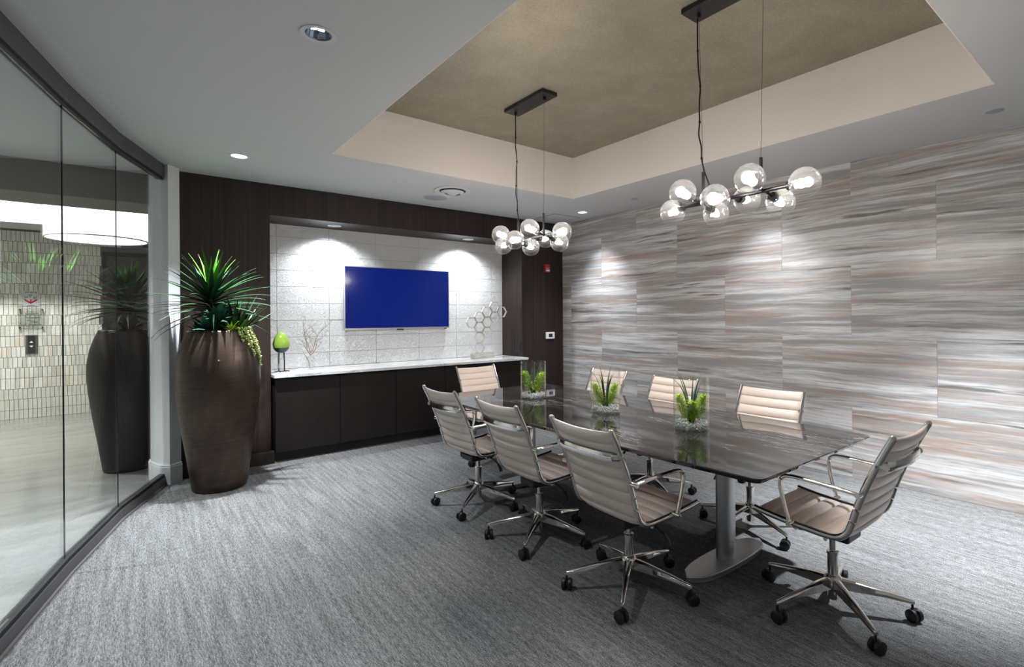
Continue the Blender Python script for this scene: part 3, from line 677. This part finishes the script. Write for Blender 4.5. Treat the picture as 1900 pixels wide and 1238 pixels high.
for z_ in (-.022, .022): MB().box((-.018, -.010, z_ - .014), (.018, -.0071, z_ + .014)).build('socket', M['black'], ol, smooth=False, bevel=.001)

# ------------------------------------------------------------------ pendants
GL = [(-.01, .385, -.02), (.0, -.40, .0), (-.16, .20, .04), (-.165, -.008, -.03), (-.158, -.20, .035), (.14, .185, -.042), (.15, -.008, .008), (.135, -.21, -.047)]
def pendant(loc, label):
    p = thing('globe_pendant', label, 'pendant lamp', loc, group='pendant lamps over the table')
    top = TZ - 2.05
    MB().box((-.075, -.265, top - .03), (.075, .265, top - .0005)).build('canopy', M['blackmetal'], p, smooth=False, bevel=.003)
    MB().tube([(0, -.33, 0), (0, .31, 0)], .011, 10).build('bar', M['blackmetal'], p)
    for y in (-.175, .175):
        MB().cyl((0, y, 0), (0, y, .177), .009).build('rod', M['blackmetal'], p)
        MB().cyl((0, y, .177), (0, y * 1.12, top - .03), .0012, 6).build('suspension_wire', M['grey_alu'], p)
        MB().lathe([(.012, top - .055), (.012, top - .03)], 12, c=(0, y * 1.12, 0)).build('ferrule', M['blackmetal'], p)
    r_ = random.Random(5); pts = [(0, .205, top - .03)]
    for i in range(1, 12): pts.append((r_.uniform(-.006, .006), .205 - .012 * i / 12 + r_.uniform(-.007, .007), (top - .03) + (.26 - (top - .03)) * i / 12))
    pts += [(0, .185, .26), (.002, .168, .18), (.004, .140, .10), (.004, .132, .012)]
    cord = MB().tube([tuple(q) for q in catmull(pts, 5)], .0042, 8, upv=(1, .1, 0)).build('power_cord', M['black'], p)
    for i in (3, 6, 9, 12): MB().lathe([(.0065, -.006), (.0065, .006)], 10, c=pts[i]).build('cord_clip', M['black'], cord)
    for (x, y, z_) in GL:
        if abs(x) < .05: root = Vector((0, -.33 if y < 0 else .31, 0))
        else: root = Vector((0, y * .93, 0))
        c = Vector((x, y, z_)); d = (c - root).normalized()
        g = MB().sphere((0, 0, 0), .076, 28, 18).build('globe', M['smoke'], p, loc=tuple(c)); 
        s0 = c - d * .078
        MB().tube([tuple(root - c), tuple(s0 - c)], .0085, 8, upv=(.1, .2, 1)).build('arm', M['blackmetal'], g)
        MB().tube([tuple(s0 - c - d * .006), tuple(s0 - c + d * .034)], .023, 16, upv=(.1, .2, 1)).build('socket', M['blackmetal'], g)
        bc = s0 + d * .060 - c
        MB().sphere(tuple(bc), .023, 16, 10).build('bulb', M['bulb'], g)
    return p
pendant((2.535, 1.555, 2.05), 'black pendant with eight smoked globes, nearer of two over the table')
pendant((2.535, 3.385, 2.05), 'black pendant with eight smoked globes, farther one near the counter')

# ------------------------------------------------------------------ table
TB = thing('conference_table', 'long dark polished stone conference table on metal column legs', 'table', (2.583, 2.585, 0))
def rounded(pts, r, k=5):
    out = []; n = len(pts)
    for i in range(n):
        p = Vector(pts[i]); a = (Vector(pts[i - 1]) - p); b = (Vector(pts[(i + 1) % n]) - p)
        if a.normalized().dot(b.normalized()) < -.93: out.append(tuple(p)); continue
        p0 = p + a.normalized() * r; p1 = p + b.normalized() * r
        for j in range(k + 1):
            t_ = j / k; out.append(tuple((p0 * (1 - t_) ** 2 + p * 2 * t_ * (1 - t_) + p1 * t_ * t_)))
    return out
HY = 1.495
side = [(.600 + .035 * (1 - (y / HY) ** 2), y) for y in [HY * (i / 8) for i in range(-8, 9)]]
outl = rounded(side + [(-x, y) for x, y in reversed(side)], .045)
inner = [(x * .975, y * .988) for x, y in outl]
mb = MB(); n = len(outl)
mb.add([(x, y, .730) for x, y in outl] + [(x, y, .724) for x, y in outl] + [(x, y, .704) for x, y in inner], [tuple(range(n)), tuple(range(2 * n, 3 * n))[::-1]] + [(i + k * n, (i + 1) % n + k * n, (i + 1) % n + (k + 1) * n, i + (k + 1) * n) for i in range(n) for k in (0, 1)])
mb.build('tabletop', M['tabletop'], TB, ang=25)
MB().box((-.42, -1.22, .684), (.42, 1.22, .7035)).build('under_plate', M['black'], TB, smooth=False)
MB().box((-.05, -.86, .62), (.05, .86, .6835)).build('beam', M['alu'], TB, smooth=False, bevel=.004)
for y in (-.94, .94):
    MB().lathe([(.066, .036), (.066, .6835)], 36, sx=1.0, sy=.72, c=(.02, y, 0)).build('leg', M['alu'], TB)
    L = .37; pts = []
    for i in range(13):
        x = -L + 2 * L * i / 12; pts.append((x + .02, y + .092 * (1 - abs(x / L) ** 3.2) ** .6))
    ft = pts + [(x, 2 * y - yy) for x, yy in reversed(pts[1:-1])]
    MB().prism(ft, .012, .036).prism([(x * .97, y + (yy - y) * .94) for x, yy in ft], .0, .012).build('foot', M['alu'], TB, bevel=.004, ang=30)

# ------------------------------------------------------------------ chairs
PROF = [(.272, .452), (.20, .442), (.10, .432), (0, .426), (-.07, .424), (-.115, .430), (-.148, .455), (-.168, .50), (-.195, .59), (-.232, .69), (-.275, .79), (-.328, .898)]
prof_s = [Vector((p.x, 0, p.z)) for p in catmull([(u, 0, z_) for u, z_ in PROF], 8)]
acc = [0.0]
for a, b_ in zip(prof_s[:-1], prof_s[1:]): acc.append(acc[-1] + (b_ - a).length)
def at_s(s_):
    s_ = min(max(s_, 0), acc[-1] - 1e-6)
    for i in range(len(acc) - 1):
        if acc[i + 1] >= s_:
            t_ = (s_ - acc[i]) / (acc[i + 1] - acc[i]); p = prof_s[i].lerp(prof_s[i + 1], t_); tg_ = (prof_s[min(i + 2, len(acc) - 1)] - prof_s[max(i - 1, 0)]).normalized(); return p, tg_
SPLIT = 0.44
def sling(s0, s1, ch, hw, sagk, t=.0125):
    mb = MB(); per = 12; rows = []; nl = 8
    for i in range(ch * per + 1):
        s_ = s0 + (s1 - s0) * i / (ch * per); p, tg_ = at_s(s_); nrm = Vector((-tg_.z, 0, tg_.x))
        ph = (i % per) / per; puff = .05 + .95 * abs(math.sin(PI * ph)) ** .34
        if i == 0 or i == ch * per: puff = .25
        rows.append((p, nrm, t * puff, sagk * (s_ - s0) / (s1 - s0)))
    def vert(row, j, side):
        p, nrm, th_, sg_ = row; y = -hw + 2 * hw * j / nl; e = 1 - (abs(y) / hw) ** 6; k_ = 1 - (y / hw) ** 2
        q = p + nrm * (side * th_ * (.35 + .65 * e)) - nrm * (-sg_ * k_)
        return (q.x, y, q.z)
    m = len(rows)
    for side in (1, -1):
        vs = [vert(r__, j, side) for r__ in rows for j in range(nl + 1)]
        mb.add(vs, [(i * (nl + 1) + j, i * (nl + 1) + j + 1, (i + 1) * (nl + 1) + j + 1, (i + 1) * (nl + 1) + j) for i in range(m - 1) for j in range(nl)])
    N_ = m * (nl + 1)
    e = []
    for i in range(m - 1):
        for j in (0, nl): e.append((i * (nl + 1) + j, (i + 1) * (nl + 1) + j, N_ + (i + 1) * (nl + 1) + j, N_ + i * (nl + 1) + j))
    for j in range(nl):
        for i in (0, m - 1): e.append((i * (nl + 1) + j, i * (nl + 1) + j + 1, N_ + i * (nl + 1) + j + 1, N_ + i * (nl + 1) + j))
    mb.f += e
    return mb
def make_chair(label):
    c = thing('office_chair', label, 'chair', group='conference chairs')
    U = []
    U.append(sling(.012, SPLIT, 6, .213, .006, .017).build('seat', M['leather'], c, ang=60))
    U.append(sling(SPLIT + .002, acc[-1] - .006, 7, .213, .020, .0155).build('backrest', M['leather'], c, ang=60))
    for sg_ in (-1, 1):
        U.append(MB().tube([(p.x, sg_ * .223, p.z) for p in prof_s], .0115, 10, r2=.0145, upv=(-.3, 0, 1)).build('side_frame', M['chrome'], c))
        arm = catmull([(-.212, sg_ * .252, .643), (-.15, sg_ * .254, .650), (-.02, sg_ * .256, .657), (.075, sg_ * .256, .658), (.112, sg_ * .256, .645), (.124, sg_ * .256, .612), (.112, sg_ * .254, .54), (.082, sg_ * .250, .432)], 6)
        U.append(MB().tube([tuple(p) for p in arm], .013, 10, r2=.0085, upv=(-.55, 0, .83)).build('armrest', M['chrome'], c))
        for u, z_ in ((-.212, .643), (.082, .437)): U.append(MB().cyl((u, sg_ * .225, z_), (u, sg_ * .270, z_), .011, 14).build('arm_bolt', M['chrome'], c))
        U.append(MB().sphere((-.329, sg_ * .223, .900), .0125, 12, 8, (1, 1, .8)).build('post_cap', M['chrome'], c))
        br = [(-.262, sg_ * .223, .772), (-.282, sg_ * .216, .772), (-.298, sg_ * .195, .771)]
        U.append(MB().tube(br, .016, 8, r2=.016, upv=(0, 0, 1)).build('brace_bracket', M['chrome'], c))
    bar = catmull([(-.296, -.195, .771), (-.312, -.14, .770), (-.322, 0, .770), (-.312, .14, .770), (-.296, .195, .771)], 6)
    U.append(MB().tube([tuple(p) for p in bar], .0055, 8, r2=.021, upv=(0, 0, 1)).build('back_brace', M['chrome'], c))
    U.append(MB().cyl((.07, -.22, .412), (.07, .22, .412), .009).cyl((-.06, -.22, .404), (-.06, .22, .404), .009).build('cross_bar', M['chrome'], c))
    U.append(MB().box((-.10, -.075, .345), (.09, .075, .397)).build('tilt_mechanism', M['plastic'], c, smooth=False, bevel=.012))
    U.append(MB().lathe([(.022, 0), (.026, .01), (.026, .05), (.020, .06)], 16, c=(.115, 0, .335)).build('tension_knob', M['plastic'], c))
    lv = MB().tube([(.03, -.07, .372), (.035, -.15, .362), (.04, -.205, .338)], .005, 8, upv=(1, 0, 0)); lv.tube([(.04, -.205, .338), (.042, -.222, .318), (.044, -.235, .288)], .012, 8, r2=.006, upv=(0, 1, 0.2))
    U.append(lv.build('lever', M['plastic'], c))
    U.append(MB().lathe([(.0145, .27), (.0145, .345)], 20).build('gas_piston', M['chrome'], c))
    for o in U[-1:]: pass
    col_ = MB().lathe([(.020, .05), (.024, .055), (.024, .262), (.027, .264), (.027, .276), (.016, .278)], 24).build('gas_column', M['chrome'], c)
    MB().lathe([(.030, .098), (.040, .108), (.040, .152), (.030, .165), (.0245, .168)], 24).build('hub', M['chrome'], c)
    leg = MB()
    secs = [(.022, .155, .105, .021), (.10, .144, .100, .0175), (.22, .119, .092, .0135), (.318, .097, .079, .010), (.333, .092, .079, .007)]
    vs = []; fs = []
    for x, zt, zb, hw in secs: vs += [(x, -hw * .55, zt), (x, hw * .55, zt), (x, hw, zt - .006), (x, hw * .9, zb), (x, -hw * .9, zb), (x, -hw, zt - .006)]
    for i in range(len(secs) - 1):
        for j in range(6): fs.append((i * 6 + j, i * 6 + (j + 1) % 6, (i + 1) * 6 + (j + 1) % 6, (i + 1) * 6 + j))
    fs += [tuple(range(6))[::-1], tuple(range(24, 30))]
    leg.add(vs, fs); lm = leg.mesh('base_leg', M['chrome'], 50)
    cs = MB(); 
    for sg_ in (-1, 1):
        prof_w = [(.004, -.011), (.022, -.011), (.0285, -.007), (.0285, .007), (.022, .011), (.004, .011)]
        base = len(cs.v); cs.lathe(prof_w, 22)
        for i in range(base, len(cs.v)): x, y, z_ = cs.v[i]; cs.v[i] = (x - .008, z_ + sg_ * .0155, y + .0285)
    cs.cyl((.0, 0, .03), (.0, 0, .082), .0055, 10).box((-.02, -.005, .026), (.006, .005, .056))
    cm = cs.mesh('caster', M['plastic'], 35)
    for k_ in range(5):
        l_ = link('base_leg', lm, c, (0, 0, 0), R(72 * k_)); link('caster', cm, l_, (.325, 0, 0), 0)
    return c
def lift(c, dz, base):
    k_ = 0
    for ch in c.children:
        nm = ch.name.split('.')[0]
        if nm == 'base_leg': ch.rotation_euler = (0, 0, base + R(72 * k_)); k_ += 1
        elif nm not in ('gas_column', 'hub'): ch.location.z = dz
    rr = random.Random(int(c.location.x * 1000))
    for ch in c.children:
        for g in ch.children: g.rotation_euler = (0, 0, rr.uniform(-2.5, 2.5))
chairs = [  # x, y, facing deg, base deg (world), lift, label
    (1.984, 1.820, -2.5, 1.2, -.008, 'taupe leather office chair nearest the camera on the open side'),
    (2.005, 2.603, -1.0, 0.3, -.006, 'taupe leather office chair in the middle of the open side'),
    (2.009, 3.361, 1.5, 2.8, -.006, 'taupe leather office chair on the open side nearest the counter'),
    (2.581, 1.057, 89.5, 86.5, .010, 'taupe leather office chair at the near head of the table'),
    (2.760, 4.330, 270.5, 198.0, -.008, 'taupe leather office chair at the far head of the table by the counter'),
    (3.140, 1.800, 183.0, 176.0, -.008, 'taupe leather office chair on the stone wall side behind the nearest vase'),
    (3.140, 2.650, 180.0, 176.0, -.008, 'taupe leather office chair in the middle of the stone wall side'),
    (3.205, 3.470, 180.0, 190.0, -.008, 'taupe leather office chair on the stone wall side nearest the counter')]
proto = None
for x, y, f_, bdeg, dz, lb in chairs:
    if proto is None: proto = make_chair(lb); c = proto; c.location = (x, y, 0); c.rotation_euler = (0, 0, R(f_))
    else: c = dup(proto, (x, y, 0), R(f_), lb)
    lift(c, dz, R(bdeg - f_))

# ------------------------------------------------------------------ foliage helpers
def blade(L, wd, droop, az, el, base=(0, 0, 0), fold=.25, n=7, tipw=.06, thick=.0012, taper=1.0):
    mb = MB(); p = Vector(base); dr_ = el; a = az; step = L / n; cs = []
    for i in range(n + 1):
        t_ = i / n; w_ = wd * (math.sin(PI * min(1, .18 + t_ * .82)) ** .7 * (1 - t_ * .25) if taper else 1) * (1 - t_ ** 2.4) + wd * tipw * .5 * t_
        d = Vector((math.cos(a) * math.cos(dr_), math.sin(a) * math.cos(dr_), math.sin(dr_))); sd = Vector((-math.sin(a), math.cos(a), 0)); nn = d.cross(sd) * -1
        cs.append((p.copy(), sd, nn, w_)); p = p + d * step; dr_ -= droop / n * (0.4 + 1.2 * t_)
    vs = []; fs = []
    for q, sd, nn, w_ in cs: vs += [q - sd * w_ + nn * w_ * fold, q - nn * thick, q + sd * w_ + nn * w_ * fold, q + nn * thick]
    for i in range(n):
        for j in range(4): fs.append((i * 4 + j, i * 4 + (j + 1) % 4, (i + 1) * 4 + (j + 1) % 4, (i + 1) * 4 + j))
    fs.append((0, 1, 2, 3)); mb.add(vs, fs); return mb
PZ = 1.31
POT = [(.001, 0), (.186, 0), (.196, .012), (.203, .06), (.232, .28), (.268, .52), (.296, .76), (.304, .90), (.300, 1.02), (.283, 1.13), (.252, 1.23), (.226, 1.292), (.222, 1.305), (.214, PZ), (.204, 1.302), (.208, 1.24), (.001, 1.24)]
def pot(loc, label, m, extra):
    p = thing('tall_planter', label, 'planter', loc)
    MB().lathe(POT, 64).build('vessel', m, p, ang=50)
    MB().lathe([(.001, 1.262), (.12, 1.258), (.2065, 1.248)], 32).build('soil', M['soil'], p)
    if extra:
        d = Vector((-.115, -.993, 0)); pts = []
        for i, (dx_, z_) in enumerate(((-.045, .07), (-.02, .074), (-.005, .085), (.02, .094), (.05, .096))): pts.append((d.x * .213 + dx_, d.y * (.207 + z_ * .09), z_))
        MB().tube(pts, .003, 6).build('crack', M['black'], p)
        MB().sphere((-.035, -.2945, 1.075), .006, 10, 8).build('highlight_dot', M['silver'], p)  # silver bead put in for a small highlight dot on the vessel
    return p
PA = (.555, 5.10, 0); PB = (-.03, 6.31, 0)
pot(PA, 'tall bronze urn planter in front of the dark wood panel', M['bronze'], True)
pot(PB, 'tall urn planter coloured dark for shade, in the lobby behind the glass', M['shadedpot'], False)
def spiky(loc, label, seed, nleaf=78, name='dracaena_plant', xmax=9.0, wk=1.0):
    r_ = random.Random(seed); p = thing(name, label, 'plant', loc)
    MB().tube([(0, 0, 0), (.004, .002, .14), (-.004, .0, .30), (0, 0, .40)], .021, 10, upv=(1, 0, 0)).build('stem', M['bark'], p)
    for i in range(nleaf):
        t_ = i / (nleaf - 1); az = i * 2.39996 + r_.uniform(-.2, .2); el = R(82 - 92 * t_ ** .75) + r_.uniform(-.12, .12)
        L = (.27 + .20 * min(1, t_ * 2.2)) * r_.uniform(.88, 1.1); hz = .40 - .20 * t_
        new = t_ < .15
        if new: L *= 1.15
        rx = L * math.cos(el) * math.cos(az)
        if rx > xmax: L *= xmax / rx
        blade(L, .0225 * wk * r_.uniform(.85, 1.15), R(12 + 32 * t_) * r_.uniform(.5, 1.4), az, el, (0, 0, hz), .35).build('leaf', M['leaf_new'] if new else M['leaf_dark'], p, ang=30)
    return p
spiky((.505, 5.12, 1.255), 'spiky green dracaena rising from the bronze planter', 11)
spiky((-.03, 6.31, 1.255), 'spiky green dracaena in the lobby planter behind the glass', 23, 96, xmax=.29, wk=1.4)
ag = thing('agave_plant', 'dark pointed agave at the counter side of the bronze planter', 'plant', (.665, 5.045, 1.25)); r_ = random.Random(4)
for i in range(24):
    az = i * 2.39996; t_ = i / 23
    blade(.30 + .13 * r_.random(), .024, R(10), az, R(82 - 50 * t_), (0, 0, .01), .5).build('leaf', M['leaf_new'] if i % 6 == 5 else M['leaf_dark'], ag, ang=30)
def rosette(loc, label, m, n, L, wd, e0, e1, seed, name):
    p = thing(name, label, 'plant', loc); r_ = random.Random(seed)
    for i in range(n):
        t_ = i / max(1, n - 1)
        blade(L * r_.uniform(.8, 1.15), wd * r_.uniform(.85, 1.15), R(35), i * 2.39996, R(e0 + (e1 - e0) * t_), (0, 0, .03 - .02 * t_), .3, 6, .1).build('leaf', M[m], p, ang=40)
    return p
rosette((.475, 5.00, 1.30), 'broad-leaved blue-green succulent at the front of the bronze planter', 'leaf_teal', 24, .165, .040, 78, 2, 1, 'succulent')
rosette((.545, 4.985, 1.38), 'upper blue-green succulent against the dracaena stem', 'leaf_teal', 24, .155, .036, 75, 5, 2, 'succulent')
rosette((.62, 4.945, 1.285), 'small yellow-green rosette at the planter rim', 'leaf_lime', 20, .085, .013, 80, 4, 3, 'succulent')
rosette((.42, 5.06, 1.28), 'dark succulent at the glass side of the bronze planter', 'leaf_teal', 18, .11, .028, 70, 5, 6, 'succulent')
rosette((.56, 5.23, 1.30), 'dark leafy succulent at the back of the bronze planter', 'leaf_dark', 20, .15, .03, 75, 10, 9, 'succulent')
rosette((-.03, 6.15, 1.29), 'dark leafy succulent in the lobby planter', 'leaf_dark', 26, .17, .035, 75, 0, 8, 'succulent')
tr = thing('trailing_succulent', 'pale green trailing string of beads over the planter rim', 'plant', (PA[0], PA[1], 0)); r_ = random.Random(2)
def potr(z_):
    for (r0, z0), (r1, z1) in zip(POT[1:13], POT[2:14]):
        if z0 <= z_ <= z1 and z1 > z0: return r0 + (r1 - r0) * (z_ - z0) / (z1 - z0)
    return .22
for k_ in range(13):
    a = R(-62 + 5.0 * k_ + r_.uniform(-2, 2)); zend = r_.uniform(1.0, 1.2) if 2 < k_ < 10 else r_.uniform(1.17, 1.25); mb = MB(); pts = []
    for q in range(4): rr_ = .15 + .075 * q / 3; pts.append((rr_ * math.cos(a), rr_ * math.sin(a), 1.275 + .055 * math.sin(PI * .5 * q / 3)))
    z_ = 1.318
    while z_ > zend: pts.append(((potr(z_) + .011) * math.cos(a), (potr(z_) + .011) * math.sin(a), z_)); z_ -= .016
    for q in pts:
        for e in range(2): mb.sphere((q[0] + r_.uniform(-.008, .008), q[1] + r_.uniform(-.008, .004), q[2] + r_.uniform(-.006, .006)), r_.uniform(.006, .0095), 7, 5)
    mb.build('strand', M['pearl'], tr)['kind'] = 'stuff'

# ------------------------------------------------------------------ glass vases with plants on the table
TT = .7302
def vase(x, y, lab, seed, ncl):
    r_ = random.Random(seed); H_ = .305; ro = .104
    v_ = thing('cylinder_vase', 'clear glass cylinder vase ' + lab, 'vase', (x, y, TT), group='vases on the table')
    MB().lathe([(.001, 0), (ro - .004, 0), (ro, .004), (ro, H_ - .002), (ro - .0025, H_), (ro - .005, H_ - .002), (ro - .005, .010), (.001, .009)], 44).build('body', M['clear'], v_)
    mb = MB()
    for i in range(330):
        a = r_.uniform(0, 2 * PI); q = (ro - .013) * math.sqrt(r_.random()) if i > 150 else ro - .0135; z_ = r_.uniform(.014, .046)
        mb.sphere((q * math.cos(a), q * math.sin(a), z_), r_.uniform(.0048, .0075), 6, 4, (1, r_.uniform(.7, 1.1), .75))
    o = mb.build('pebbles', M['pebble'], None, (x, y, TT)); tag(o, 'pale pebbles filling the bottom of the vase ' + lab, 'pebbles', 'pebble fillings', 'stuff')
    p = thing('vase_plant', 'lime and dark green artificial plant in the vase ' + lab, 'plant', (x, y, TT + .045), group='plants in the table vases')
    for i, adeg in enumerate(ncl):
        a = R(adeg); ux, uy = math.cos(a), math.sin(a); mb = MB(); hgt = r_.uniform(.125, .165) * (0.85 if len(ncl) > 2 and i == 2 else 1); sw_ = .045 if not (len(ncl) > 2 and i == 2) else .012
        for k_ in range(170):
            t_ = k_ / 169; az = k_ * 2.39996; rad = .030 * math.sin(PI * (.16 + .78 * t_)) ** .8 + .002; off = .030 + sw_ * t_
            b_ = blade(r_.uniform(.024, .040), .0052, R(50), az, R(r_.uniform(15, 60)), (ux * off + rad * .45 * math.cos(az), uy * off + rad * .6 * math.sin(az), .010 + hgt * t_), .3, 3, .15, .0005)
            mb.add(b_.v, b_.f)
        mb.tube([(ux * .01, uy * .01, -.01), (ux * .035, uy * .035, .05), (ux * (.03 + sw_), uy * (.03 + sw_), hgt)], .006, 6, upv=(1, 0, 0))
        mb.build('leafy_clump', M['leaf_lime'], p, ang=30)['kind'] = 'stuff'
    for i in range(12):
        az = r_.uniform(0, 2 * PI); up_ = i < 6
        blade(r_.uniform(.27, .34) if up_ else r_.uniform(.13, .19), .0085, R(70 if up_ else 190) * r_.uniform(.6, 1.1), az, R(86 if up_ else 78), (.015 * math.cos(az), .015 * math.sin(az), -.005), .35, 10, .06, .0006).build('grass_blade', M['grass'], p, ang=30)
vase(2.580, 1.856, 'nearest the camera', 1, (-42, 146, 228))
vase(2.576, 2.574, 'in the middle of the table', 2, (-35, 150))
vase(2.556, 3.390, 'nearest the counter', 4, (-39, 141))
